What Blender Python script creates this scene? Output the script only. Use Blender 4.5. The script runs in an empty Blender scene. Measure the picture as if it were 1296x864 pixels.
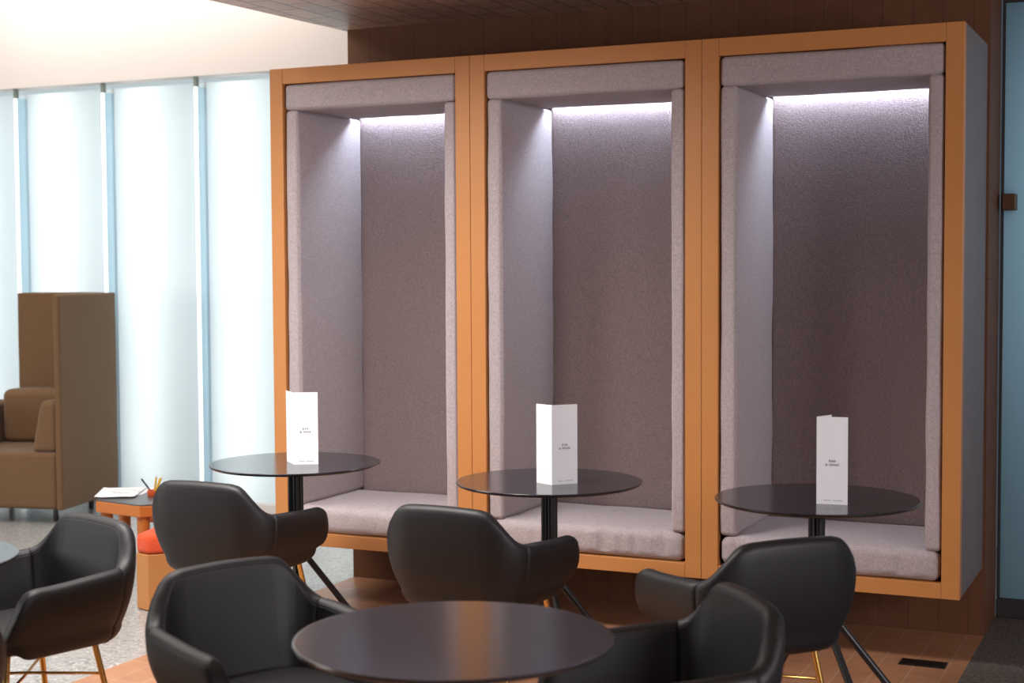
import bpy, bmesh, math, random
from mathutils import Vector, Matrix, noise

scene = bpy.context.scene
COL = scene.collection
PI = math.pi
random.seed(4)

# ------------------------------------------------------------------ helpers
def link(o, parent=None):
    COL.objects.link(o)
    if parent is not None:
        o.parent = parent
    return o

def obj(name, bm, mat, parent=None, smooth=False, loc=None):
    me = bpy.data.meshes.new(name)
    bmesh.ops.recalc_face_normals(bm, faces=bm.faces)
    bm.to_mesh(me); bm.free()
    if smooth:
        for p in me.polygons: p.use_smooth = True
    o = bpy.data.objects.new(name, me)
    for m in (mat if isinstance(mat, (list, tuple)) else [mat]):
        me.materials.append(m)
    link(o, parent)
    if loc is not None: o.location = loc
    return o

def tag(o, label=None, cat=None, group=None, kind=None):
    if label: o['label'] = label
    if cat: o['category'] = cat
    if group: o['group'] = group
    if kind: o['kind'] = kind
    return o

def thing(name, label, cat, loc=(0, 0, 0), rz=0.0, group=None):
    o = bpy.data.objects.new(name, None)
    o.empty_display_size = 0.1
    link(o); o.location = loc; o.rotation_euler = (0, 0, rz)
    return tag(o, label, cat, group)

def copy_tree(o, parent=None):
    c = o.copy(); COL.objects.link(c)
    if parent is not None: c.parent = parent
    for ch in list(o.children): copy_tree(ch, c)
    return c

def box(bm, x0, x1, y0, y1, z0, z1, bev=0.0, seg=2):
    vs = [bm.verts.new((x, y, z)) for z in (z0, z1) for y in (y0, y1) for x in (x0, x1)]
    fs = [bm.faces.new([vs[i] for i in q]) for q in
          ((0, 2, 3, 1), (4, 5, 7, 6), (0, 1, 5, 4), (2, 6, 7, 3), (0, 4, 6, 2), (1, 3, 7, 5))]
    if bev > 0:
        es = list({e for f in fs for e in f.edges})
        bmesh.ops.bevel(bm, geom=es, offset=bev, segments=seg, profile=0.5, affect='EDGES')
    return bm

def boxo(name, dims, mat, parent=None, bev=0.0, seg=2, smooth=False):
    return obj(name, box(bmesh.new(), *dims, bev=bev, seg=seg), mat, parent, smooth)

def shade_auto(o, ang=40):
    me = o.data
    for p in me.polygons: p.use_smooth = True
    me.set_sharp_from_angle(angle=math.radians(ang))
    return o

def tube(bm, pts, radii, n=12, caps=True):
    """round tube through pts"""
    rings = []
    pts = [Vector(p) for p in pts]
    if not isinstance(radii, (list, tuple)): radii = [radii] * len(pts)
    prev = None
    for i, p in enumerate(pts):
        if i == 0: d = pts[1] - p
        elif i == len(pts) - 1: d = p - pts[i - 1]
        else: d = (pts[i + 1] - p).normalized() + (p - pts[i - 1]).normalized()
        d.normalize()
        if prev is None:
            a = Vector((0, 0, 1)) if abs(d.z) < 0.9 else Vector((1, 0, 0))
            u = d.cross(a).normalized()
        else:
            u = (prev - d * prev.dot(d)).normalized()
        prev = u
        v = d.cross(u)
        rings.append([bm.verts.new(p + (u * math.cos(2*PI*k/n) + v * math.sin(2*PI*k/n)) * radii[i]) for k in range(n)])
    for a, b in zip(rings, rings[1:]):
        for k in range(n):
            bm.faces.new((a[k], a[(k+1) % n], b[(k+1) % n], b[k]))
    if caps:
        bm.faces.new(rings[0][::-1]); bm.faces.new(rings[-1])
    return bm

def lathe(bm, prof, n=64):
    """prof: (r, z) list, bottom to top; r=0 ends close"""
    rings = []
    for r, z in prof:
        if r < 1e-6: rings.append([bm.verts.new((0, 0, z))])
        else: rings.append([bm.verts.new((r*math.cos(2*PI*k/n), r*math.sin(2*PI*k/n), z)) for k in range(n)])
    for a, b in zip(rings, rings[1:]):
        for k in range(n):
            k2 = (k+1) % n
            if len(a) == 1: bm.faces.new((a[0], b[k2], b[k]))
            elif len(b) == 1: bm.faces.new((a[k], a[k2], b[0]))
            else: bm.faces.new((a[k], a[k2], b[k2], b[k]))
    return bm

def prism(bm, poly, z0, z1, bev=0.0, seg=2):
    lo = [bm.verts.new((x, y, z0)) for x, y in poly]
    hi = [bm.verts.new((x, y, z1)) for x, y in poly]
    n = len(poly)
    fs = [bm.faces.new(lo[::-1]), bm.faces.new(hi)]
    for k in range(n):
        fs.append(bm.faces.new((lo[k], lo[(k+1) % n], hi[(k+1) % n], hi[k])))
    if bev > 0:
        es = list({e for f in fs for e in f.edges})
        bmesh.ops.bevel(bm, geom=es, offset=bev, segments=seg, profile=0.5, affect='EDGES')
    return bm

def padded(bm, x0, x1, y0, y1, z0, z1, r, div=(10, 10, 4), amp=0.0, freq=6.0, seed=0.0, puff=0.0):
    """upholstered block: a finely divided box with round edges, a slight puff and soft wrinkles"""
    c = Vector(((x0+x1)/2, (y0+y1)/2, (z0+z1)/2)); h = Vector(((x1-x0)/2, (y1-y0)/2, (z1-z0)/2))
    def coords(n, hh):
        m = [-1 + 2*i/n for i in range(n+1)]
        e = [(-hh + r*k) / hh for k in (0, .13, .3, .5, .75, 1.0, 1.4)]
        m = [q for q in m if abs(q)*hh < hh - 1.6*r]
        return sorted(set(round(q, 5) for q in m + e + [-q for q in e]))
    ax = [coords(div[i], h[i]) for i in range(3)]
    cache = {}
    def V(p):
        k = tuple(round(q, 5) for q in p)
        if k in cache: return cache[k]
        q = Vector((p[0]*h.x, p[1]*h.y, p[2]*h.z))
        inner = Vector([max(-h[i]+r, min(h[i]-r, q[i])) for i in range(3)])
        d = q - inner
        if d.length > 1e-9: nrm = d.normalized(); q = inner + nrm * r
        else: nrm = Vector((0, 0, 1))
        if puff:
            f = [(1 - p[i]**2) for i in range(3)]
            for i in range(3):
                j, l = (i+1) % 3, (i+2) % 3
                if abs(p[i]) > 0.999: q[i] += math.copysign(puff * (max(0, f[j]) * max(0, f[l]))**0.5, p[i])
        if amp:
            w = q * freq + Vector((seed, seed*1.7, 0))
            q += nrm * amp * noise.noise(w)
        v = bm.verts.new(q + c); cache[k] = v
        return v
    for i in range(3):
        j, l = (i+1) % 3, (i+2) % 3
        for s in (-1, 1):
            for a in range(len(ax[j])-1):
                for b in range(len(ax[l])-1):
                    q = []
                    for (da, db) in ((0, 0), (1, 0), (1, 1), (0, 1)):
                        p = [0, 0, 0]; p[i] = s; p[j] = ax[j][a+da]; p[l] = ax[l][b+db]
                        q.append(V(p))
                    try: bm.faces.new(q if s > 0 else q[::-1])
                    except ValueError: pass
    return bm

# ------------------------------------------------------------------ materials
def srgb(r, g, b):
    def f(c):
        c /= 255.0
        return c/12.92 if c <= 0.04045 else ((c+0.055)/1.055)**2.4
    return (f(r), f(g), f(b), 1.0)

def new_mat(name):
    m = bpy.data.materials.new(name); m.use_nodes = True
    nt = m.node_tree
    return m, nt, nt.nodes['Principled BSDF']

def nd(nt, t, **kw):
    n = nt.nodes.new(t)
    for k, v in kw.items(): setattr(n, k, v)
    return n

def basic(name, col, rough=0.5, metal=0.0, spec=0.5, bump=0.0, bscale=200.0, vary=0.0, vscale=4.0, coat=0.0, stretch=None):
    m, nt, p = new_mat(name)
    p.inputs['Base Color'].default_value = col
    p.inputs['Roughness'].default_value = rough
    p.inputs['Metallic'].default_value = metal
    p.inputs['Specular IOR Level'].default_value = spec
    p.inputs['Coat Weight'].default_value = coat
    tc = nd(nt, 'ShaderNodeTexCoord')
    src = tc.outputs['Object']
    if stretch:
        mp = nd(nt, 'ShaderNodeMapping'); mp.inputs['Scale'].default_value = stretch
        nt.links.new(src, mp.inputs['Vector']); src = mp.outputs['Vector']
    if vary > 0:
        n = nd(nt, 'ShaderNodeTexNoise'); n.inputs['Scale'].default_value = vscale; n.inputs['Detail'].default_value = 4
        nt.links.new(src, n.inputs['Vector'])
        r = nd(nt, 'ShaderNodeMix', data_type='RGBA', blend_type='MULTIPLY')
        r.inputs[0].default_value = 1.0
        r.inputs[6].default_value = col
        mr = nd(nt, 'ShaderNodeMapRange')
        mr.inputs['From Min'].default_value = 0.3; mr.inputs['From Max'].default_value = 0.7
        mr.inputs['To Min'].default_value = 1 - vary; mr.inputs['To Max'].default_value = 1 + vary
        nt.links.new(n.outputs['Fac'], mr.inputs['Value'])
        nt.links.new(mr.outputs['Result'], r.inputs[7])
        nt.links.new(r.outputs[2], p.inputs['Base Color'])
    if bump > 0:
        n = nd(nt, 'ShaderNodeTexNoise'); n.inputs['Scale'].default_value = bscale; n.inputs['Detail'].default_value = 3
        nt.links.new(src, n.inputs['Vector'])
        b = nd(nt, 'ShaderNodeBump'); b.inputs['Strength'].default_value = bump; b.inputs['Distance'].default_value = 0.002
        nt.links.new(n.outputs['Fac'], b.inputs['Height'])
        nt.links.new(b.outputs['Normal'], p.inputs['Normal'])
    return m

def fabric(name, col, weave=420.0, bump=0.5, contrast=0.22, rough=0.95):
    """plain woven cloth: crossing threads plus slubs"""
    m, nt, p = new_mat(name)
    p.inputs['Roughness'].default_value = rough
    p.inputs['Specular IOR Level'].default_value = 0.15
    p.inputs['Sheen Weight'].default_value = 0.15
    tc = nd(nt, 'ShaderNodeTexCoord')
    n1 = nd(nt, 'ShaderNodeTexNoise'); n1.inputs['Scale'].default_value = 1.0; n1.inputs['Detail'].default_value = 2
    n2 = nd(nt, 'ShaderNodeTexNoise'); n2.inputs['Scale'].default_value = 1.0; n2.inputs['Detail'].default_value = 2
    m1 = nd(nt, 'ShaderNodeMapping'); m1.inputs['Scale'].default_value = (weave*.25, weave*.25, weave)
    m2 = nd(nt, 'ShaderNodeMapping'); m2.inputs['Scale'].default_value = (weave, weave, weave*.25)
    for mm, nn in ((m1, n1), (m2, n2)):
        nt.links.new(tc.outputs['Object'], mm.inputs['Vector']); nt.links.new(mm.outputs['Vector'], nn.inputs['Vector'])
    ad = nd(nt, 'ShaderNodeMath', operation='ADD')
    nt.links.new(n1.outputs['Fac'], ad.inputs[0]); nt.links.new(n2.outputs['Fac'], ad.inputs[1])
    mr = nd(nt, 'ShaderNodeMapRange')
    mr.inputs['From Min'].default_value = 0.7; mr.inputs['From Max'].default_value = 1.3
    mr.inputs['To Min'].default_value = 1 - contrast; mr.inputs['To Max'].default_value = 1 + contrast
    nt.links.new(ad.outputs[0], mr.inputs['Value'])
    mx = nd(nt, 'ShaderNodeMix', data_type='RGBA', blend_type='MULTIPLY'); mx.inputs[0].default_value = 1
    mx.inputs[6].default_value = col
    nt.links.new(mr.outputs['Result'], mx.inputs[7])
    nt.links.new(mx.outputs[2], p.inputs['Base Color'])
    b = nd(nt, 'ShaderNodeBump'); b.inputs['Strength'].default_value = bump; b.inputs['Distance'].default_value = 0.0025
    nt.links.new(ad.outputs[0], b.inputs['Height'])
    nt.links.new(b.outputs['Normal'], p.inputs['Normal'])
    return m

def tiles(name, c1, c2, mortar, w, h, axis='xy', gap=0.006, offset=0.0, rough=0.35, spec=0.4, origin=(0, 0, 0)):
    """rectangular ceramic tiles laid in the two given axes (object space)"""
    m, nt, p = new_mat(name)
    tc = nd(nt, 'ShaderNodeTexCoord')
    sep = nd(nt, 'ShaderNodeSeparateXYZ'); nt.links.new(tc.outputs['Object'], sep.inputs[0])
    cmb = nd(nt, 'ShaderNodeCombineXYZ')
    for i, a in enumerate(axis):
        sb = nd(nt, 'ShaderNodeMath', operation='SUBTRACT')
        nt.links.new(sep.outputs['XYZ'.index(a.upper())], sb.inputs[0]); sb.inputs[1].default_value = origin['xyz'.index(a)]
        nt.links.new(sb.outputs[0], cmb.inputs[i])
    br = nd(nt, 'ShaderNodeTexBrick')
    br.offset = offset; br.offset_frequency = 2; br.squash = 1.0
    br.inputs['Color1'].default_value = c1; br.inputs['Color2'].default_value = c2; br.inputs['Mortar'].default_value = mortar
    br.inputs['Scale'].default_value = 1.0; br.inputs['Mortar Size'].default_value = gap/2
    br.inputs['Mortar Smooth'].default_value = 0.1; br.inputs['Bias'].default_value = 0.0
    br.inputs['Brick Width'].default_value = w; br.inputs['Row Height'].default_value = h
    nt.links.new(cmb.outputs[0], br.inputs['Vector'])
    n = nd(nt, 'ShaderNodeTexNoise'); n.inputs['Scale'].default_value = 18; n.inputs['Detail'].default_value = 5
    nt.links.new(tc.outputs['Object'], n.inputs['Vector'])
    mr = nd(nt, 'ShaderNodeMapRange'); mr.inputs['To Min'].default_value = 0.8; mr.inputs['To Max'].default_value = 1.2
    nt.links.new(n.outputs['Fac'], mr.inputs['Value'])
    mx = nd(nt, 'ShaderNodeMix', data_type='RGBA', blend_type='MULTIPLY'); mx.inputs[0].default_value = 1
    nt.links.new(br.outputs['Color'], mx.inputs[6]); nt.links.new(mr.outputs['Result'], mx.inputs[7])
    nt.links.new(mx.outputs[2], p.inputs['Base Color'])
    p.inputs['Roughness'].default_value = rough; p.inputs['Specular IOR Level'].default_value = spec
    iv = nd(nt, 'ShaderNodeMath', operation='SUBTRACT'); iv.inputs[0].default_value = 1
    nt.links.new(br.outputs['Fac'], iv.inputs[1])
    b = nd(nt, 'ShaderNodeBump'); b.inputs['Strength'].default_value = 0.4; b.inputs['Distance'].default_value = 0.002
    nt.links.new(iv.outputs[0], b.inputs['Height'])
    b2 = nd(nt, 'ShaderNodeBump'); b2.inputs['Strength'].default_value = 0.12; b2.inputs['Distance'].default_value = 0.004
    nt.links.new(n.outputs['Fac'], b2.inputs['Height']); nt.links.new(b.outputs['Normal'], b2.inputs['Normal'])
    nt.links.new(b2.outputs['Normal'], p.inputs['Normal'])
    return m

def speckle(name, base, dark, light, scale, rough, bump=0.0, spec=0.5):
    m, nt, p = new_mat(name)
    tc = nd(nt, 'ShaderNodeTexCoord')
    v = nd(nt, 'ShaderNodeTexVoronoi'); v.inputs['Scale'].default_value = scale
    nt.links.new(tc.outputs['Object'], v.inputs['Vector'])
    cr = nd(nt, 'ShaderNodeValToRGB')
    e = cr.color_ramp.elements
    e[0].position = 0.0; e[0].color = dark; e[1].position = 1.0; e[1].color = light
    x = cr.color_ramp.elements.new(0.3); x.color = base
    x = cr.color_ramp.elements.new(0.75); x.color = base
    sp = nd(nt, 'ShaderNodeSeparateColor'); nt.links.new(v.outputs['Color'], sp.inputs[0])
    nt.links.new(sp.outputs[0], cr.inputs[0])
    n = nd(nt, 'ShaderNodeTexNoise'); n.inputs['Scale'].default_value = scale*1.7
    nt.links.new(tc.outputs['Object'], n.inputs['Vector'])
    nt.links.new(cr.outputs[0], p.inputs['Base Color'])
    p.inputs['Roughness'].default_value = rough; p.inputs['Specular IOR Level'].default_value = spec
    if bump:
        b = nd(nt, 'ShaderNodeBump'); b.inputs['Strength'].default_value = bump; b.inputs['Distance'].default_value = 0.004
        nt.links.new(n.outputs['Fac'], b.inputs['Height']); nt.links.new(b.outputs['Normal'], p.inputs['Normal'])
    return m

def frosted(name, col, rough=0.35, gloss=0.06):
    """acid-etched glass: scatters the light behind it, faint sheen in front"""
    m, nt, p = new_mat(name)
    out = nt.nodes['Material Output']; nt.nodes.remove(p)
    tr = nd(nt, 'ShaderNodeBsdfTranslucent'); tr.inputs['Color'].default_value = col
    df = nd(nt, 'ShaderNodeBsdfDiffuse'); df.inputs['Color'].default_value = col
    gl = nd(nt, 'ShaderNodeBsdfGlossy'); gl.inputs['Roughness'].default_value = rough
    m1 = nd(nt, 'ShaderNodeMixShader'); m1.inputs[0].default_value = 0.25
    nt.links.new(tr.outputs[0], m1.inputs[1]); nt.links.new(df.outputs[0], m1.inputs[2])
    m2 = nd(nt, 'ShaderNodeMixShader'); m2.inputs[0].default_value = gloss
    nt.links.new(m1.outputs[0], m2.inputs[1]); nt.links.new(gl.outputs[0], m2.inputs[2])
    nt.links.new(m2.outputs[0], out.inputs['Surface'])
    return m

def clearglass(name, col):
    m, nt, p = new_mat(name)
    out = nt.nodes['Material Output']; nt.nodes.remove(p)
    tr = nd(nt, 'ShaderNodeBsdfTransparent'); tr.inputs['Color'].default_value = col
    gl = nd(nt, 'ShaderNodeBsdfGlossy'); gl.inputs['Roughness'].default_value = 0.05
    fr = nd(nt, 'ShaderNodeLayerWeight'); fr.inputs['Blend'].default_value = 0.25
    gm = nd(nt, 'ShaderNodeNewGeometry'); iv = nd(nt, 'ShaderNodeMath', operation='SUBTRACT'); iv.inputs[0].default_value = 1.0
    nt.links.new(gm.outputs['Backfacing'], iv.inputs[1])
    ml = nd(nt, 'ShaderNodeMath', operation='MULTIPLY'); nt.links.new(fr.outputs['Fresnel'], ml.inputs[0]); nt.links.new(iv.outputs[0], ml.inputs[1])
    m2 = nd(nt, 'ShaderNodeMixShader')
    nt.links.new(ml.outputs[0], m2.inputs[0])
    nt.links.new(tr.outputs[0], m2.inputs[1]); nt.links.new(gl.outputs[0], m2.inputs[2])
    nt.links.new(m2.outputs[0], out.inputs['Surface'])
    return m

def emit(name, col, s):
    m, nt, p = new_mat(name)
    p.inputs['Base Color'].default_value = (0.8, 0.8, 0.8, 1)
    p.inputs['Emission Color'].default_value = col
    p.inputs['Emission Strength'].default_value = s
    return m

# ------------------------------------------------------------------ palette
M = {}
M['orange'] = basic('ochre_lacquer', (0.52, 0.215, 0.062, 1), 0.45, bump=0.05, bscale=300, vary=0.03)
M['orange_bright'] = basic('orange_lacquer', (0.50, 0.15, 0.022, 1), 0.45, vary=0.04)
M['carcass'] = basic('grey_laminate', (0.175, 0.136, 0.133, 1), 0.5, vary=0.05, vscale=3)
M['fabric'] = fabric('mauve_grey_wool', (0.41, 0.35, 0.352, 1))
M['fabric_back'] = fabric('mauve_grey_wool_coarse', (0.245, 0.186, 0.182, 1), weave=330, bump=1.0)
M['leather'] = basic('black_leather', (0.0085, 0.0078, 0.0092, 1), 0.52, spec=0.52, bump=0.12, bscale=260)
M['stitch'] = basic('dark_thread', (0.045, 0.045, 0.055, 1), 0.6)
M['gold'] = basic('brushed_brass', (0.78, 0.47, 0.14, 1), 0.26, metal=1.0, vary=0.03)
M['black_metal'] = basic('black_powder_coat', (0.012, 0.011, 0.012, 1), 0.38, bump=0.05)
M['top'] = basic('black_laminate', (0.016, 0.0155, 0.020, 1), 0.17, spec=0.9)
M['paper'] = basic('white_card', (0.87, 0.87, 0.885, 1), 0.6, spec=0.2)
M['ink'] = basic('grey_ink', (0.10, 0.10, 0.12, 1), 0.7)
M['sofa'] = fabric('taupe_cloth', (0.18, 0.104, 0.054, 1), weave=300, bump=0.25, contrast=0.08)
M['sofa_dark'] = fabric('taupe_cloth_inside', (0.18, 0.104, 0.054, 1), weave=300, bump=0.25, contrast=0.08)
M['red'] = fabric('coral_cloth', (0.72, 0.10, 0.035, 1), weave=300, bump=0.4, contrast=0.12)
M['steel'] = basic('dark_steel', (0.10, 0.10, 0.10, 1), 0.35, metal=1.0)
M['white'] = basic('white_plaster', (0.78, 0.73, 0.70, 1), 0.9, spec=0.1, bump=0.05, bscale=80)
M['backing'] = basic('white_backing', (0.75, 0.85, 0.90, 1), 0.9, spec=0.1)
M['glass_white'] = frosted('etched_glass', (0.86, 0.935, 0.955, 1))
M['glass_blue'] = frosted('blue_etched_glass', (0.40, 0.62, 0.72, 1), gloss=0.04)
M['clear'] = clearglass('clear_glass_body', (0.98, 0.99, 1.0, 1))
M['fin'] = clearglass('blue_tinted_glass', (0.80, 0.89, 0.94, 1))
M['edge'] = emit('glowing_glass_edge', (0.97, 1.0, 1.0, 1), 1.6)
M['led'] = emit('white_led', (0.66, 0.80, 1.0, 1), 85.0)
M['grey_green'] = basic('grey_green_metal', (0.20, 0.24, 0.21, 1), 0.4)
M['clamp'] = basic('bronze_clamp', (0.10, 0.045, 0.02, 1), 0.5, metal=0.3)
M['dark_base'] = basic('dark_plinth', (0.028, 0.024, 0.024, 1), 0.6, vary=0.05)
terra = ((0.46, 0.22, 0.115, 1), (0.41, 0.19, 0.10, 1))
M['tile_floor'] = tiles('terracotta_floor_tiles', terra[0], terra[1], (0.50, 0.33, 0.22, 1), 0.24, 0.12, 'yx', gap=0.004, rough=0.42, origin=(-3.705, 6.252, 0))
M['tile_wall'] = tiles('terracotta_wall_tiles', (0.150, 0.062, 0.029, 1), (0.138, 0.057, 0.027, 1), (0.085, 0.038, 0.02, 1), 0.72, 0.12, 'zx', gap=0.003, rough=0.6, spec=0.25, origin=(-3.705, 6.252, 0))
M['tile_end'] = tiles('terracotta_end_tiles', (0.150, 0.062, 0.029, 1), (0.138, 0.057, 0.027, 1), (0.085, 0.038, 0.02, 1), 0.72, 0.12, 'zy', gap=0.003, rough=0.6, spec=0.25, origin=(0, 6.252, 0))
M['tile_ceiling'] = tiles('terracotta_ceiling_tiles', (0.70, 0.44, 0.32, 1), (0.60, 0.37, 0.27, 1), (0.14, 0.07, 0.045, 1), 0.24, 0.12, 'yx', gap=0.007, offset=0.5, rough=0.45, spec=0.42, origin=(-3.705, 6.252, 0))
M['terrazzo'] = speckle('grey_terrazzo', (0.40, 0.39, 0.37, 1), (0.20, 0.20, 0.20, 1), (0.62, 0.60, 0.57, 1), 95, 0.28)
M['carpet'] = speckle('brown_grey_carpet', (0.15, 0.125, 0.11, 1), (0.08, 0.065, 0.06, 1), (0.22, 0.19, 0.17, 1), 160, 0.95, bump=0.8, spec=0.1)
M['grille'] = basic('bronze_grille', (0.03, 0.022, 0.018, 1), 0.5, metal=0.4)
M['yellow'] = basic('yellow_paint', (0.80, 0.50, 0.03, 1), 0.45)
M['pen'] = basic('black_plastic', (0.01, 0.015, 0.014, 1), 0.4)
M['red_plastic'] = basic('orange_red_plastic', (0.70, 0.11, 0.03, 1), 0.4)
M['pencil_grey'] = basic('pencil_drawing', (0.62, 0.62, 0.64, 1), 0.8)
M['tray_black'] = basic('grey_laminate_top', (0.085, 0.08, 0.082, 1), 0.32, vary=0.04)

# ------------------------------------------------------------------ the setting
XL, XR = -3.705, -0.762          # ends of the tiled wall
YW, YB = 6.252, 6.605            # its front and back faces
ZC = 2.628                       # tiled ceiling
def S(o): o['kind'] = 'structure'; return o

bm = bmesh.new()
for x0, x1, y0, y1 in ((-11.0, XL, -3.5, 8.3), (XL, XR, YB, 8.3)):
    box(bm, x0, x1, y0, y1, -0.06, 0.0)
S(obj('floor', bm, M['terrazzo']))
S(boxo('floor_tiled', (XL, XR, -3.5, YB, -0.06, 0.0), M['tile_floor']))
S(boxo('floor_carpet', (XR, 3.6, -3.5, 8.3, -0.06, 0.0), M['carpet']))
# tiled partition that carries the booths
w = S(boxo('wall_back', (XL, XR, YW, YB, 0.0, ZC), [M['tile_wall'], M['tile_end']]))
for p in w.data.polygons:
    if abs(p.normal.x) > 0.9: p.material_index = 1
# low tiled ceiling over the seating
bm = bmesh.new()
prism(bm, [(XL, YB), (-4.25, -0.2), (3.6, -0.2), (3.6, YB)], ZC, 3.46)
S(obj('ceiling_tiled', bm, M['tile_ceiling']))
S(boxo('ceiling', (-11.0, -3.0, -3.5, 8.3, 4.60, 4.70), M['white']))
# white bulkhead over the glass wall, and the wall behind the glass
YG = 7.7075
S(boxo('wall_bulkhead', (-11.0, -2.6, 7.587, 7.706, 2.664, 4.60), M['white']))
S(boxo('wall_behind_glass', (-11.0, -2.6, 8.10, 8.22, 0.0, 4.60), M['backing']))
S(boxo('trim_sill', (-11.0, -2.6, 7.66, 8.10, 0.0, 0.052), M['white'], bev=0.003))

# ---- glass wall: one window per bay: pane, fin in front of the joint, lit edge, clamp
fin_x = [-7.007 + 0.7115*k for k in range(-3, 6)]
def pane(name, x0, x1, y0, y1, z0, z1, face, parent=None):
    bm = box(bmesh.new(), x0, x1, y0, y1, z0, z1)
    o = obj(name, bm, [face, M['clear']], parent)
    for p in o.data.polygons:
        p.material_index = 0 if p.normal.y < -0.9 else 1
    return o
for i, fx in enumerate(fin_x[:-1]):
    wdw = thing('window_%d' % (i+1), None, None, (fx, YG, 0)); S(wdw)
    wp = pane('pane', 0.008, 0.7035, 0.0, 0.012, 0.053, 2.636, M['glass_white'], wdw)
    boxo('joint', (-0.007, 0.007, -0.002, 0.010, 0.053, 2.636), M['paper'], wdw)
    f = boxo('fin', (-0.008, 0.008, -0.095, -0.003, 0.053, 2.605), M['fin'], wdw)
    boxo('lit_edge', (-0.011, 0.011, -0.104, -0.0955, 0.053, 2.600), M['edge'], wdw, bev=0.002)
    boxo('clamp', (-0.011, 0.011, -0.108, -0.080, 2.606, 2.6635), M['grey_green'], wdw, bev=0.002)

# ---- blue glass at the right, on a dark plinth
S(boxo('baseboard_right', (-0.758, 3.6, 6.60, 6.70, 0.0, 0.080), M['dark_base'], bev=0.004))
wr = thing('window_9', None, None, (-0.745, 6.62, 0)); S(wr)
pane('pane', 0.0, 1.2, 0.0, 0.012, 0.082, 2.585, M['glass_blue'], wr)
boxo('frame', (-0.012, 0.0, -0.008, 0.05, 0.082, 2.60), M['dark_base'], wr)
boxo('frame', (0.0, 1.2, -0.008, 0.05, 2.586, 2.627), M['dark_base'], wr)
boxo('clamp', (0.002, 0.054, -0.09, -0.002, 1.722, 1.79), M['clamp'], wr, bev=0.003)
boxo('clamp', (0.002, 0.054, 0.014, 0.04, 1.722, 1.79), M['clamp'], wr, bev=0.003)
S(boxo('wall_right', (-0.76, 3.6, 7.25, 7.35, 0.0, 2.628), M['backing']))
S(boxo('wall_side', (3.6, 3.72, -0.2, 7.35, 0.0, 2.628), M['white']))

# ---- floor vent
vt = thing('floor_vent', 'small dark slotted vent set in the terracotta floor before the right booth', 'vent', (-0.917, 5.72, 0.0))
boxo('vent_frame', (-0.085, 0.085, -0.046, 0.046, 0.0, 0.003), M['grille'], vt, bev=0.001)
for k in range(7):
    x = -0.066 + 0.022*k
    boxo('slat', (x-0.006, x+0.006, -0.036, 0.036, 0.003, 0.0055), M['steel'], vt)

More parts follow.
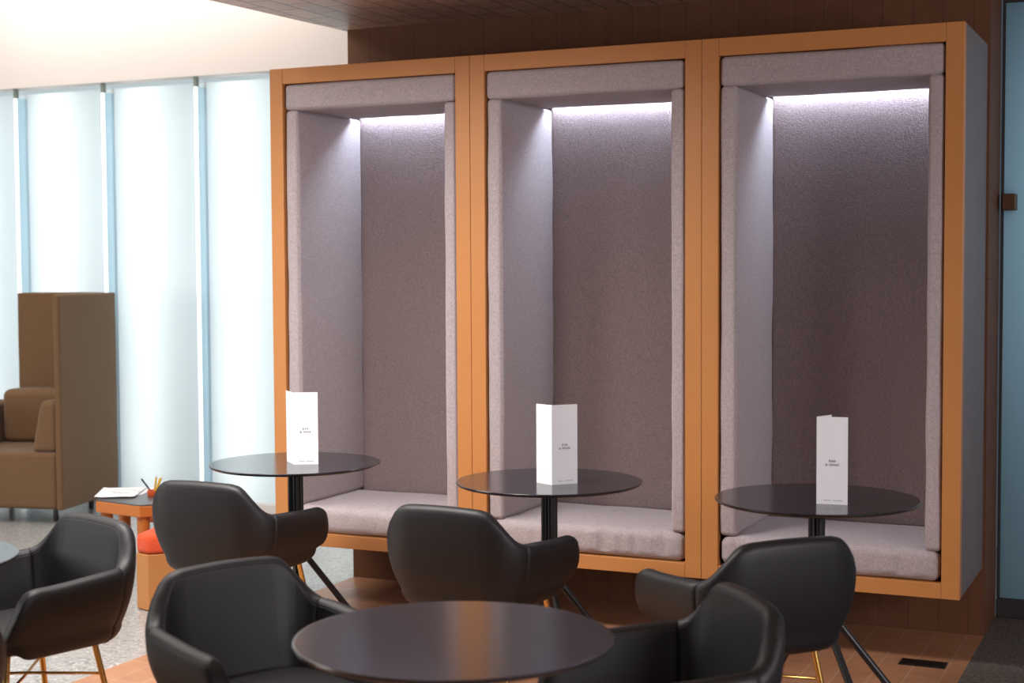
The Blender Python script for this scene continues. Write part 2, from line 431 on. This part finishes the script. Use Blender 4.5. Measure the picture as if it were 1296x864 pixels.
# ------------------------------------------------------------------ booths
YF = 5.603
edges = (-3.719, -2.7425, -1.7485, -0.770)
ZB, ZT = 0.277, 2.368
names = ('left booth nearest the etched glass wall, orange frame around a grey fabric alcove',
         'middle booth, orange framed grey fabric alcove between its two neighbours',
         'right booth with exposed grey side, orange framed grey fabric alcove beside blue glass')
for i in range(3):
    x0, x1 = edges[i]+0.0008, edges[i+1]-0.0008
    b = thing('seating_booth', names[i], 'booth', ((x0+x1)/2, YF, 0), 0, 'fabric lined seating booths along the tiled wall')
    W = (x1-x0)/2; sw = 0.0655
    D = lambda y: y - YF
    for s in (-1, 1):
        a, c = sorted((s*W, s*(W-sw)))
        o = boxo('frame_stile', (a, c, 0.0, 0.045, ZB, ZT), M['orange'], b, bev=0.0022)
    boxo('frame_rail', (-W+sw+.0006, W-sw-.0006, 0.0005, 0.045, 2.3005, ZT), M['orange'], b, bev=0.0022)
    boxo('frame_rail', (-W+sw+.0006, W-sw-.0006, 0.0005, 0.045, ZB, 0.334), M['orange'], b, bev=0.0022)
    bm = bmesh.new()
    yb = D(6.246)
    box(bm, -W+.0005, -W+.030, 0.0455, yb, ZB+.001, ZT-.001)
    box(bm, W-.030, W-.0005, 0.0455, yb, ZB+.001, ZT-.001)
    box(bm, -W+.030, W-.030, 0.0455, yb, 2.326, ZT-.001)
    box(bm, -W+.030, W-.030, 0.0455, yb, ZB+.001, 0.3335)
    box(bm, -W+.030, W-.030, yb-.02, yb, 0.3335, 2.326)
    obj('carcass', bm, M['carcass'], b)
    xi = W - sw - 0.005
    # upholstered lining
    bm = padded(bmesh.new(), -xi, -xi+0.066, D(5.613), D(6.160), 0.452, 2.186, 0.016, (4, 12, 30), amp=0.004, freq=5, seed=i*7.0, puff=0.004)
    obj('side_cushion', bm, M['fabric'], b, smooth=True)
    bm = padded(bmesh.new(), xi-0.056, xi, D(5.613), D(6.160), 0.452, 2.186, 0.014, (4, 12, 30), amp=0.004, freq=5, seed=i*7.0+3, puff=0.004)
    obj('side_cushion', bm, M['fabric'], b, smooth=True)
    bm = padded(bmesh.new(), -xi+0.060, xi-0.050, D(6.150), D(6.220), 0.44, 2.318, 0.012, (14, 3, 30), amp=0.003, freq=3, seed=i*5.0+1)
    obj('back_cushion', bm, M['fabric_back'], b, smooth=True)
    bm = padded(bmesh.new(), -xi, xi, D(5.612), D(6.085), 2.187, 2.298, 0.016, (18, 10, 4), amp=0.003, freq=5, seed=i*3.0+2, puff=0.003)
    obj('ceiling_cushion', bm, M['fabric'], b, smooth=True)
    # seat pad with pull wrinkles along its front edge
    bm = padded(bmesh.new(), -xi+.002, xi-.002, D(5.606), D(6.149), 0.3345, 0.452, 0.036, (72, 16, 4), amp=0.003, freq=5, seed=i*9.0+5)
    for v in bm.verts:
        f = max(0.0, 1 - v.co.y/0.20)
        if v.co.z > 0.36 and f > 0:
            n = noise.noise(Vector((v.co.x*16 + i*11, v.co.y*4, 3.0))) + 0.6*noise.noise(Vector((v.co.x*34 + i*7, v.co.y*6, 8.0)))
            loc = 0.5 + 0.5*noise.noise(Vector((v.co.x*3.1+i*4, 1.0, 2.0)))
            v.co.y = max(v.co.y + 0.020*n*f*loc, 0.001); v.co.z += 0.013*n*f*loc if v.co.z > 0.43 else 0
    obj('seat_cushion', bm, M['fabric'], b, smooth=True)
    boxo('light_strip', (-xi+0.07, xi-0.062, D(6.112), D(6.138), 2.228, 2.238), M['led'], b)
    boxo('light_housing', (-xi+0.07, xi-0.062, D(6.108), D(6.142), 2.239, 2.300), M['steel'], b)

# ------------------------------------------------------------------ chairs
def cwarp(p): return Vector(p)

def lerp(a,b,t): return a+(b-a)*t
def smooth(t):
    t=max(0.,min(1.,t)); return t*t*(3-2*t)
# plan of the outer rim, one half: straight back, tight corner, straight arm
CH=dict(BW=0.2743, BY=-0.255, CR=0.13, S0=0.1615, S1=0.2972, HB=0.7416, HA=0.6225, AL=0.3118)
def consts():
    global L1,L2,SE,SEAM
    L1=CH['BW']-CH['CR']; L2=CH['CR']*math.pi/2; SE=L1+L2+CH['AL']; SEAM=CH['S1']+0.012
consts()
def path0(s):
    sg=1 if s>=0 else -1; a=abs(s); CR=CH['CR']; BY=CH['BY']
    if a<=L1: p=(a,BY); n=(0,-1)
    elif a<=L1+L2:
        t=(a-L1)/CR; p=(L1+CR*math.sin(t),BY+CR-CR*math.cos(t)); n=(math.sin(t),-math.cos(t))
    else:
        e=a-L1-L2; p=(CH['BW']+0.02*e,BY+CR+e); n=(1,-0.02)
    bow=0.016*max(0,1-(a/0.28)**2)
    return (sg*p[0],p[1]-bow),(sg*n[0],n[1])
def path(s):
    px=py=nx=ny=0.0
    for k in range(-3,4):
        p,n=path0(s+0.012*k); px+=p[0]; py+=p[1]; nx+=n[0]; ny+=n[1]
    l=math.hypot(nx,ny)
    return (px/7,py/7),(nx/l,ny/l)
def height(s):
    return sum(height0(s+0.009*k) for k in range(-3,4))/7
def height0(s):
    a=abs(s); S0,S1=CH['S0'],CH['S1']
    top=CH['HB']-0.010*(a/0.2)**2
    arm=CH['HA']-0.014*smooth((a-S1)/(SE-0.06-S1))
    k=max(0.,min(1.,(a-S0)/(S1-S0)))
    k=0.35*k+0.65*smooth(k)          # short, fairly straight shoulder
    return lerp(top,arm,k) if a<=S1 else arm
FRONT=((0,-.070),(.07,-.022),(.2,.012),(.38,.022),(.55,.014),(.72,.002),(.88,-.012),(.95,-.022),(1,-.036))
def send(v):          # end of the arm along the path for relative height v (0 bottom .. 1 rim)
    v=max(0.,min(1.,v))
    for (a,x),(b,y) in zip(FRONT,FRONT[1:]):
        if v<=b: return SE+lerp(x,y,smooth((v-a)/(b-a))*.5+.5*(v-a)/(b-a))
    return SE+FRONT[-1][1]
def lean(t):
    t=max(0.,min(1.,t)); return -0.045*(1-t)**2.2
def profile(h,K=10):
    """closed section (d outward, z, v): from inner bottom, out, up the outside, over the rim, down inside"""
    out=[]
    zb=0.390; T=0.050; r=T/2; R=0.055
    out+= [(-0.17,zb,0.0),(-0.045-R,zb,0.0)]
    for k in range(1,7):
        t=k/6*math.pi/2
        out.append((-0.045-R+R*math.sin(t),zb+R*(1-math.cos(t)),0.0+0.10*k/6))
    z0=zb+R
    for k in range(1,K+1):
        t=k/K; z=lerp(z0,h-r,t)
        out.append((lean(t),z,max(0.10,(z-zb)/(h-zb))))
    for k in range(1,8):
        t=k/8*math.pi
        out.append((-r+r*math.cos(t),h-r+r*math.sin(t),(h-r+r*math.sin(t)-zb)/(h-zb)))
    for k in range(0,K+1):
        t=1-k/K; z=lerp(0.43,h-r,t)
        out.append((lean(t)-T-0.010*math.sin(math.pi*t),z,(z-zb)/(h-zb)))
    out.append((-0.17,0.43,0.1))
    return out
def section(s,pinch=0.0):
    """s in -1..1 relative; the points of that section"""
    pts=[]
    h=height(s*SE); a=abs(s)
    for (d,z,v) in profile(h):
        S=send(v); ss=s*S
        # the shoulder keeps its place: only the arm is stretched
        if a*SE<SEAM: ss=s*SE
        else: ss=math.copysign(lerp(SEAM,S,(a*SE-SEAM)/(SE-SEAM)),s)
        p,n=path(ss)
        e=max(0.,(abs(ss)-(S-0.036))/0.036)
        q=math.sqrt(max(0.,1-min(1.,e)**2))
        t=(z-0.445)/(max(h,0.5)-0.025-0.445)
        mid=lean(t)-0.025
        d=mid+(d-mid)*lerp(0.34,1,q)
        z2=z
        z2=z-0.014*(1-q)*v+0.012*(1-q)*(1-v)**3
        d-=pinch if (d>mid) else -pinch
        pts.append((p[0]+n[0]*d,p[1]+n[1]*d,z2))
    return pts
def stations():
    A=[]; N=30
    for i in range(N+1): A.append(-1+2*i/N)
    ex=[0.84,0.87,0.9,0.925,0.95,0.97,0.985,0.994]
    A+=ex+[-e for e in ex]
    sm=SEAM/SE
    for d in(-0.02,-0.008,0,0.008,0.02): A+=[sm+d,-sm-d]
    for k in range(9):
        q=(CH['S0']-0.03+0.03*k)/SE; A+=[q,-q]
    return sorted(set(round(a,5) for a in A))


def shell_bm(lo, hi):
    st = [s for s in stations() if lo-1e-6 <= s <= hi+1e-6]
    bm = bmesh.new(); rings = []
    sm = SEAM/SE
    for s in st:
        e = min(abs(abs(s)-sm), 1.0)
        pinch = 0.0045*max(0.0, 1-e/0.012)
        rings.append([bm.verts.new(cwarp(p)) for p in section(s, pinch)])
    n = len(rings[0])
    for a, b in zip(rings, rings[1:]):
        for k in range(n):
            bm.faces.new((a[k], a[(k+1) % n], b[(k+1) % n], b[k]))
    # close both ends: outer and inner side zipped together level by level
    for rg in (rings[0], rings[-1]):
        c = max(range(n), key=lambda k: rg[k].co.z)
        c = 21
        for k in range(1, 15):
            a, b2 = rg[c-k], rg[c+k]
            pa, pb = (rg[c], rg[c]) if k == 1 else (rg[c-k+1], rg[c+k-1])
            bm.faces.new((pa, a, b2) if k == 1 else (pa, a, b2, pb))
        for k in range(6, 0, -1):
            bm.faces.new((rg[k], rg[k-1], rg[35])) if k > 1 else bm.faces.new((rg[1], rg[0], rg[36]))
        bm.faces.new((rg[1], rg[36], rg[35]))
        bm.faces.new((rg[7], rg[6], rg[35]))
    return bm

def rim_point(s, off):
    """point on the inner side of the rim, off steps along the section from its top"""
    pts = section(s)
    k = max(range(len(pts)), key=lambda q: pts[q][2])
    i = int(off); a, c = cwarp(pts[k+i]), cwarp(pts[k+i+1])
    return a.lerp(c, off-i)

def make_chair(label, loc, rz):
    t = thing('tub_chair', label, 'chair', loc, rz, 'black leather tub chairs with brass legs')
    sm = round(SEAM/SE, 5)
    o = obj('backrest', shell_bm(-sm, sm), M['leather'], t); shade_auto(o, 55)
    # double row of stitching inside the rim
    for off in (2.6, 3.35):
        bm = bmesh.new()
        tube(bm, [rim_point(-sm + 2*sm*k/60, off) for k in range(61)], 0.0009, 6)
        obj('stitching', bm, M['stitch'], o, smooth=True)
    for lo, hi in ((-1, -sm), (sm, 1)):
        a = obj('armrest', shell_bm(lo, hi), M['leather'], t); shade_auto(a, 55)
        for off in (2.6, 3.35):
            bm = bmesh.new(); l2, h2 = (lo, hi) if lo > 0 else (lo, hi)
            q = [lo + (hi-lo)*(0.10 + 0.88*k/24) if lo < 0 else lo + (hi-lo)*(0.02 + 0.88*k/24) for k in range(25)]
            tube(bm, [rim_point(s, off) for s in q], 0.0009, 6)
            obj('stitching', bm, M['stitch'], a, smooth=True)
    # seat pad: D-shaped, domed
    bm = bmesh.new(); rings = []
    def outline(k, n):
        a = 2*PI*k/n; c, s = math.cos(a), math.sin(a); e = 2/4.2
        x = math.copysign(abs(c)**e, c)*0.188; y = math.copysign(abs(s)**e, s)*0.198 + 0.030
        return x, y
    n = 64
    prof = [(0.70, 0.402), (0.88, 0.404), (0.96, 0.412), (1.0, 0.430), (0.985, 0.446), (0.95, 0.455), (0.88, 0.461), (0.7, 0.465), (0.4, 0.467), (0.15, 0.467)]
    for f, z in prof:
        rings.append([bm.verts.new((outline(k, n)[0]*f, 0.018+(outline(k, n)[1]-0.018)*f, z)) for k in range(n)])
    for a, b in zip(rings, rings[1:]):
        for k in range(n): bm.faces.new((a[k], a[(k+1) % n], b[(k+1) % n], b[k]))
    bm.faces.new(rings[0][::-1]); bm.faces.new(rings[-1])
    o = obj('seat', bm, M['leather'], t); shade_auto(o, 60)
    boxo('seat_pan', (-0.120, 0.120, -0.120, 0.150, 0.392, 0.4055), M['black_metal'], t, bev=0.005)
    tops = {}
    for sx in (-1, 1):
        for sy in (-1, 1):
            p0 = Vector((sx*0.150, 0.015+sy*0.140, 0.408)); p1 = Vector((sx*0.205, 0.010+sy*0.205, 0.0))
            bm = bmesh.new()
            tube(bm, [p0, p0.lerp(p1, .5), p1+Vector((0, 0, .006))], [0.0095, 0.0088, 0.0072], 16)
            l = obj('leg', bm, M['gold'], t, smooth=False); shade_auto(l, 50)
            f = obj('foot_cap', tube(bmesh.new(), [p1, p1+Vector((0, 0, .0055))], 0.0095, 16), M['black_metal'], l)
            tops[(sx, sy)] = p0.lerp(p1, 0.27)
    for a, b in (((-1, -1), (1, 1)), ((-1, 1), (1, -1))):
        q0, q1 = tops[a], tops[b]
        mid = (q0+q1)/2; dz = Vector((0, 0, 0.0045 if a[1] < 0 else -0.0045))
        o = obj('stretcher', tube(bmesh.new(), [q0, mid+dz, q1], 0.0045, 10), M['gold'], t, smooth=True)
    return t

chairs = [
    ((-3.238, 4.645), -0.1, 'black tub chair turned away at the left booth table, its back before the orange stool'),
    ((-2.161, 4.489), -4.7, 'black tub chair seen from behind at the middle booth table, above the near tabletop'),
    ((-1.201, 4.283), 47.4, 'black tub chair seen from behind below the right booth table, arm to the left'),
    ((-2.080, 3.122), 245.0, 'black tub chair facing us, large in the foreground left of the near round table'),
    ((-1.138, 3.251), 127.9, 'black tub chair in the foreground right of the near round table, facing left'),
    ((-3.159, 3.432), 163.2, 'black tub chair at the left edge of the photo, facing the partly hidden table tip'),
    ((-2.79, 2.49), 75.0, 'black tub chair in the bottom left corner, only a dark sliver of it showing'),
]
proto = None
for (x, y), a, lab in chairs:
    if proto is None:
        proto = make_chair(lab, (x, y, 0), math.radians(a))
    else:
        c = copy_tree(proto); c.location = (x, y, 0); c.rotation_euler = (0, 0, math.radians(a)); c['label'] = lab

# ------------------------------------------------------------------ round tables
def make_table(label, x, y, angs, r=0.332):
    t = thing('round_table', label, 'table', (x, y, 0), 0, 'round black cafe tables')
    bm = lathe(bmesh.new(), [(0, 0.728), (r-0.010, 0.728), (r-0.003, 0.731), (r, 0.735), (r, 0.7385), (r-0.0012, 0.7398), (r-0.004, 0.7402), (r-0.0055, 0.7402), (r*.5, 0.7402), (0, 0.7402)], 96)
    o = obj('tabletop', bm, M['top'], t); shade_auto(o, 30)
    bm = lathe(bmesh.new(), [(0, 0.716), (0.10, 0.716), (0.105, 0.720), (0.105, 0.7278), (0, 0.7278)], 40)
    o = obj('mounting_plate', bm, M['black_metal'], t); shade_auto(o, 30)
    for k, ang in enumerate(angs):
        a = math.radians(ang); d = Vector((math.cos(a), math.sin(a), 0))
        q = math.radians((angs[0]+45) + 90*k if len(angs) == 4 else ang)
        order = sorted(angs).index(ang); qa = math.radians(sorted(angs)[0] + 90*order); e = Vector((math.cos(qa), math.sin(qa), 0))
        off = e*0.0176
        pts = [off+Vector((0, 0, .7155)), off+Vector((0, 0, .46)), off*1.02+Vector((0, 0, .425)), (off*0.5+d*0.012)*1.25+Vector((0, 0, .398)), d*0.040+Vector((0, 0, .370)), d*0.325+Vector((0, 0, .012))]
        bm = tube(bmesh.new(), pts, 0.0124, 14)
        l = obj('leg', bm, M['black_metal'], t, smooth=False); shade_auto(l, 50)
        f = lathe(bmesh.new(), [(0, 0), (.014, 0), (.015, .004), (.012, .010), (0, .011)], 16)
        obj('foot', f, M['black_metal'], l, loc=(d.x*0.327, d.y*0.327, 0))
    return t
make_table('round black cafe table by the left booth, pale glass wall mirrored in its top', -3.202, 4.969, (20, -55, 200, 125))
make_table('round black cafe table before the middle booth, holding the open white menu', -2.089, 4.891, (20, -50, 200, 130))
make_table('round black cafe table before the right booth, holding the menu card farthest right', -1.123, 4.859, (15, -45, 195, 135))
make_table('empty round black table nearest us in the foreground, cut by the lower edge', -1.391, 2.749, (15, -45, 195, 135))
make_table('round table cut off by the left edge of the photo, only its tip showing', -3.150, 2.905, (15, -45, 195, 135))

# ------------------------------------------------------------------ menu cards
def text_bm(body, size, align='CENTER'):
    cu = bpy.data.curves.new('lettering', 'FONT'); cu.body = body; cu.size = size
    cu.align_x = align; cu.align_y = 'CENTER'; cu.space_character = 1.25; cu.space_line = 1.15
    cu.extrude = 0.00015
    o = bpy.data.objects.new('lettering', cu); COL.objects.link(o)
    dg = bpy.context.evaluated_depsgraph_get(); dg.update()
    me = bpy.data.meshes.new_from_object(o.evaluated_get(dg))
    bm = bmesh.new(); bm.from_mesh(me)
    bpy.data.objects.remove(o); bpy.data.curves.remove(cu); bpy.data.meshes.remove(me)
    return bm

def menu(label, fold, main_end, flap_end, h=0.2795):
    """folded card: main leaf from the fold to main_end, second leaf to flap_end"""
    F = Vector((*fold, 0.7405)); A = Vector((*main_end, 0.7405)); B = Vector((*flap_end, 0.7405))
    t = thing('menu_card', label, 'menu', F, 0, 'folded white menus standing on the booth tables')
    th = 0.0010
    def leaf(name, P):
        d = (P-F); L = d.length; d.normalize()
        n = Vector((d.y, -d.x, 0))
        if n.y > 0: n = -n                      # towards the room
        bm = bmesh.new(); grid = []
        K = 6
        for j in range(9):
            row = []
            for k in range(K+1):
                u = L*k/K; z = h*j/8
                bow = 0.0014*math.sin(PI*k/K)*(0.4+0.6*j/8)
                row.append((d*u - n*bow, z))
            grid.append(row)
        fr = [[bm.verts.new(p+Vector((0, 0, z))) for p, z in row] for row in grid]
        bk = [[bm.verts.new(p-n*th+Vector((0, 0, z))) for p, z in row] for row in grid]
        for j in range(8):
            for k in range(K):
                bm.faces.new((fr[j][k], fr[j][k+1], fr[j+1][k+1], fr[j+1][k]))
                bm.faces.new((bk[j][k], bk[j+1][k], bk[j+1][k+1], bk[j][k+1]))
        for j in range(8):
            for k in (0, K): bm.faces.new((fr[j][k], fr[j+1][k], bk[j+1][k], bk[j][k]))
        for k in range(K):
            for j in (0, 8): bm.faces.new((fr[j][k], fr[j][k+1], bk[j][k+1], bk[j][k]))
        o = obj(name, bm, M['paper'], t)
        return o, d, n, L
    o, d, n, L = leaf('front_leaf', A)
    rot = Matrix((( d.x, 0, n.x), (d.y, 0, n.y), (0, 1, 0))).to_4x4()
    def mark(name, bm, u, z):
        q = obj(name, bm, M['ink'], o)
        q.matrix_local = Matrix.Translation(d*u + n*0.0006 + Vector((0, 0, z))) @ rot
    if d.x < 0: d2 = -d
    mark('lettering', text_bm('BAR\n& WINE', 0.0105), L*0.5, h*0.475)
    bm = bmesh.new()
    for k in range(8):
        if k == 3: continue
        box(bm, -0.027+0.0072*k, -0.0215+0.0072*k, -0.0006, 0.0006, -0.0003, 0.0002)
    mark('small_print', bm, L*0.52, 0.0135)
    leaf('back_leaf', B)
    return t
menu('white folded menu standing on the left booth table, in front of the orange post', (-3.171, 4.907), (-3.087, 4.953), (-3.252, 4.985))
menu('white folded menu standing on the middle booth table, two open leaves showing', (-2.035, 4.789), (-1.968, 4.860), (-2.108, 4.822))
menu('white folded menu standing on the right booth table, seen flat from the front', (-1.096, 4.739), (-0.999, 4.747), (-1.066, 4.815))

# ------------------------------------------------------------------ high-backed armchair by the glass
sf = thing('high_back_armchair', 'taupe upholstered high back armchair with tall side screen by the glass wall', 'armchair', (-6.0, 6.83, 0), math.radians(14))
def pad(name, dims, r, par, mat='sofa', div=(8, 8, 8), amp=0.002, puff=0.004):
    return obj(name, padded(bmesh.new(), *dims, r, div, amp, 5.0, len(name), puff), M[mat], par, smooth=True)
pad('side_screen', (-0.040, 0.0, 0.0, 0.745, 0.090, 1.347), 0.010, sf, div=(3, 8, 12), puff=0.003)
pad('back_screen', (-0.640, -0.042, 0.690, 0.735, 0.090, 1.347), 0.010, sf, div=(8, 3, 12), puff=0.003)
pad('seat_base', (-0.660, -0.041, 0.004, 0.688, 0.092, 0.424), 0.022, sf)
pad('back_cushion', (-0.632, -0.042, 0.46, 0.687, 0.425, 0.752), 0.040, sf)
# wedge-shaped arm cushion against the side screen
bm = padded(bmesh.new(), -0.205, -0.041, 0.020, 0.458, 0.425, 0.728, 0.030, (6, 8, 8), 0.002, 5.0, 2.0, 0.003)
for v in bm.verts:
    k = (v.co.z-0.425)/0.30
    if v.co.x < -0.07: v.co.x += 0.060*k*min(1, (-0.07-v.co.x)/0.10)
obj('arm_cushion', bm, M['sofa'], sf, smooth=True)
pad('armrest', (-0.790, -0.662, 0.010, 0.688, 0.092, 0.672), 0.030, sf)
for x, y in ((-0.12, 0.14), (-0.66, 0.14), (-0.12, 0.60), (-0.66, 0.60)):
    o = obj('leg', lathe(bmesh.new(), [(0, 0), (.014, 0), (.016, .01), (.016, .0915), (0, .0915)], 16), M['steel'], sf, loc=(x, y, 0)); shade_auto(o, 40)

# ------------------------------------------------------------------ hexagonal children's table, stool, paper, pens
HC = Vector((-4.473, 5.762)); HA = 0.30; HZ = 0.42
def hexa(r, rot): return [(r*math.cos(math.radians(rot+60*k)), r*math.sin(math.radians(rot+60*k))) for k in range(6)]
ht = thing('hexagonal_table', 'low orange hexagonal table with dark top and loose paper, beside the taupe armchair', 'table', (HC.x, HC.y, 0))
obj('apron', prism(bmesh.new(), hexa(HA, -70), HZ-0.055, HZ-0.004, 0.004), M['orange_bright'], ht)
obj('tabletop', prism(bmesh.new(), hexa(HA-0.004, -70), HZ-0.0035, HZ+0.003, 0.001), M['tray_black'], ht)
for px, py in hexa(HA-0.050, -70):
    o = obj('leg', lathe(bmesh.new(), [(0, 0.003), (.022, 0.003), (.025, .01), (.029, HZ-0.0555), (0, HZ-0.0555)], 20), M['orange_bright'], ht, loc=(px, py, 0)); shade_auto(o, 40)
    obj('foot_cap', lathe(bmesh.new(), [(0, 0), (.022, 0), (.022, .0028), (0, .0028)], 16), M['pen'], o)
o = boxo('tray', (-0.035, 0.16, -0.12, 0.08, 0.312, 0.3645), M['red_plastic'], ht, bev=0.012, seg=3)

def turtle(start, segs):
    p = Vector(start); out = []
    for ang, L in segs:
        out.append((p.x, p.y)); p = p + Vector((math.cos(math.radians(ang)), math.sin(math.radians(ang))))*L
    return out
stp = turtle((0, 0), [(164, .085), (104, .25), (44, .085), (-16, .25), (-76, .085), (-136, .25)])[::-1]
cx = sum(p[0] for p in stp)/6; cy = sum(p[1] for p in stp)/6
stp = [(x-cx, y-cy) for x, y in stp]
so = thing('stool', 'low orange box stool with coral red padded seat, beside the hexagonal table', 'stool', (-4.153+cx, 5.258+cy, 0))
obj('body', prism(bmesh.new(), stp, 0.004, 0.25, 0.003), M['orange'], so)
bm = prism(bmesh.new(), [(x*1.01, y*1.01) for x, y in stp], 0.2515, 0.335, 0.02, 4)
o = obj('seat_cushion', bm, M['red'], so); shade_auto(o, 60)
obj('base_glide', prism(bmesh.new(), [(x*.93, y*.93) for x, y in stp], 0.0, 0.0038), M['pen'], so)

# drawing paper: two loose sheets lying over the table's left part
ZP = HZ+0.0035
def sheet(label, corners, z, curl):
    bm = bmesh.new(); N = 10; g = []
    a, b, c, d = [Vector((*q, 0)) for q in corners]
    for j in range(N+1):
        row = []
        for k in range(N+1):
            u, v = k/N, j/N
            p = (a*(1-u)+b*u)*(1-v)+(d*(1-u)+c*u)*v
            row.append(bm.verts.new((p.x, p.y, z + curl*(max(0, 0.25-u)/0.25)**2*0.6 + 0.35*curl*abs(noise.noise(Vector((u*2.2, v*2.2, z*9)))))))
        g.append(row)
    for j in range(N):
        for k in range(N): bm.faces.new((g[j][k], g[j][k+1], g[j+1][k+1], g[j+1][k]))
    r = bmesh.ops.extrude_face_region(bm, geom=list(bm.faces))
    for v in [q for q in r['geom'] if isinstance(q, bmesh.types.BMVert)]: v.co.z += 0.0006
    o = obj('paper_sheet', bm, M['paper'])
    return tag(o, label, 'paper', 'loose drawing paper on the hexagonal table')
s1 = sheet('lower white paper sheet on the orange hexagonal table, its far corner showing by the pens', [(-4.660, 5.620), (-4.560, 5.730), (-4.640, 5.965), (-4.760, 5.810)], ZP, 0.004)
s2 = sheet('upper white paper sheet with faint pencil drawing overhanging the hexagonal table', [(-4.688, 5.548), (-4.532, 5.645), (-4.672, 5.920), (-4.840, 5.800)], ZP+0.006, 0.006)
bm = bmesh.new()
def pl(t): return Vector((-4.66+0.07*math.cos(t)*(1+.2*math.sin(3*t)), 5.74+0.045*math.sin(t), ZP+0.0098))
tube(bm, [pl(2*PI*k/28) for k in range(27)], 0.0012, 5)
tube(bm, [Vector((-4.72+0.012*k, 5.70+0.012*math.sin(k*1.7), ZP+0.0098)) for k in range(10)], 0.001, 5)
obj('drawing', bm, M['pencil_grey'], s2)
# pen pot
pp = thing('pen_tray', 'small orange red pen tray on the hexagonal table', 'pen holder', (-4.484, 5.727, ZP), 0)
bm = lathe(bmesh.new(), [(0, 0), (.025, 0), (.028, .004), (.029, .028), (.026, .028), (.025, .006), (0, .005)], 32)
o = obj('cup', bm, M['red_plastic'], pp); shade_auto(o, 40)
tag(obj('pen', tube(bmesh.new(), [(-0.012, 0.010, 0.008), (-0.078, 0.012, 0.075)], 0.0042, 10), M['pen'], loc=(-4.484, 5.727, ZP)), 'black pen leaning to the left in the orange red pen tray', 'pen')
for k, (dx, dy) in enumerate(((0.014, -0.006), (0.020, 0.006), (0.010, 0.014))):
    p0 = Vector((dx*0.4, dy*0.4, 0.008)); p1 = Vector((dx*1.9, dy*1.9, 0.093-0.006*k))
    pe = thing('pencil', ('yellow pencil standing nearest us in the orange red pen tray', 'yellow pencil standing at the right of the orange red pen tray', 'yellow pencil standing farthest back in the orange red pen tray')[k], 'pencil', (-4.484, 5.727, ZP), 0, 'yellow pencils in the pen tray')
    obj('barrel', tube(bmesh.new(), [p0, p1], 0.0045, 6), M['yellow'], pe)
    d = (p1-p0).normalized()
    obj('tip', tube(bmesh.new(), [p1, p1+d*0.013], [0.0043, 0.0006], 6), M['paper'], pe)

# ------------------------------------------------------------------ lights
def area(name, loc, target, sx, sy, power, col):
    l = bpy.data.lights.new(name, 'AREA'); l.shape = 'RECTANGLE'; l.size = sx; l.size_y = sy
    l.energy = power; l.color = col
    o = bpy.data.objects.new(name, l); COL.objects.link(o)
    o.location = loc
    o.rotation_euler = (Vector(target)-Vector(loc)).to_track_quat('-Z', 'Y').to_euler()
    return o
# vertical tubes behind every bay of etched glass
for i, fx in enumerate(fin_x[:-1]):
    area('tube_light', (fx+0.19, YG+0.24, 1.62), (fx+0.30, YG, 1.62), 0.08, 3.1, 5.4, (1.0, 0.985, 0.95))
# cove light washing the bulkhead
area('cove_light', (-5.9, 7.18, 3.42), (-5.9, 7.60, 3.00), 2.6, 0.06, 13, (1.0, 0.90, 0.80))
# cold light behind the blue glass
area('blue_light', (-0.2, 7.05, 1.7), (-0.2, 6.6, 1.6), 0.7, 1.4, 3.6, (0.86, 0.94, 1.0))
# roof light over the hall on the left, lamp panels set in the tiled ceiling
area('roof_light', (-6.8, 3.4, 4.55), (-6.8, 3.401, 0.0), 3.6, 4.0, 205, (1.0, 0.95, 0.90))
for lx, pw in ((-3.5, 42), (-2.7, 40)):
    o = area('ceiling_lamp', (lx, 3.85, 2.60), (lx, 4.65, 0.6), 0.55, 0.55, pw, (1.0, 0.955, 0.94))
    o.data.spread = math.radians(128)
area('window_light_right', (3.4, 2.2, 1.7), (-2.5, 4.5, 1.0), 3.2, 1.9, 195, (0.96, 0.94, 1.0))
area('window_light_left', (-10.5, 0.6, 1.7), (-2.5, 3.6, 0.9), 5.0, 2.2, 150, (1.0, 0.96, 0.92))  # unseen lamp added at the left for sheen inside the chairs
area('window_light_high', (2.2, -7.0, 3.8), (-2.6, 5.4, 1.0), 6.0, 3.6, 60, (0.94, 0.95, 1.0))  # weak unseen fill lamp added behind the camera, no window there

wld = bpy.data.worlds.new('World'); scene.world = wld; wld.use_nodes = True
wld.node_tree.nodes['Background'].inputs[0].default_value = (0.62, 0.78, 1.0, 1)
wld.node_tree.nodes['Background'].inputs[1].default_value = 0.085

# ------------------------------------------------------------------ camera
F_PX = 1901.72
cam = bpy.data.cameras.new('camera'); cam.sensor_fit = 'HORIZONTAL'; cam.sensor_width = 36.0
cam.lens = F_PX/1296*36.0; cam.clip_start = 0.05; cam.clip_end = 60
co = bpy.data.objects.new('camera', cam); COL.objects.link(co)
Fv = Vector((-0.41453684, 0.90858096, -0.05137939)); Rv = Vector((0.90988853, 0.41481447, -0.00564019)); Uv = Vector((-0.01618834, 0.04908758, 0.99866328))
mw = Matrix((Rv, Uv, -Fv)).transposed().to_4x4(); mw.translation = (0, 0, 1.51)
co.matrix_world = mw
cam.dof.use_dof = True; cam.dof.focus_distance = 5.5; cam.dof.aperture_fstop = 3.2
scene.camera = co

scene.view_settings.view_transform = 'Standard'; scene.view_settings.look = 'None'
scene.view_settings.gamma = 1.0; scene.view_settings.use_curve_mapping = False
scene.view_settings.exposure = 0.0
scene.cycles.use_denoising = True
scene.cycles.max_bounces = 8; scene.cycles.diffuse_bounces = 4; scene.cycles.transparent_max_bounces = 12
scene.cycles.sample_clamp_indirect = 6.0; scene.cycles.caustics_reflective = False; scene.cycles.caustics_refractive = False
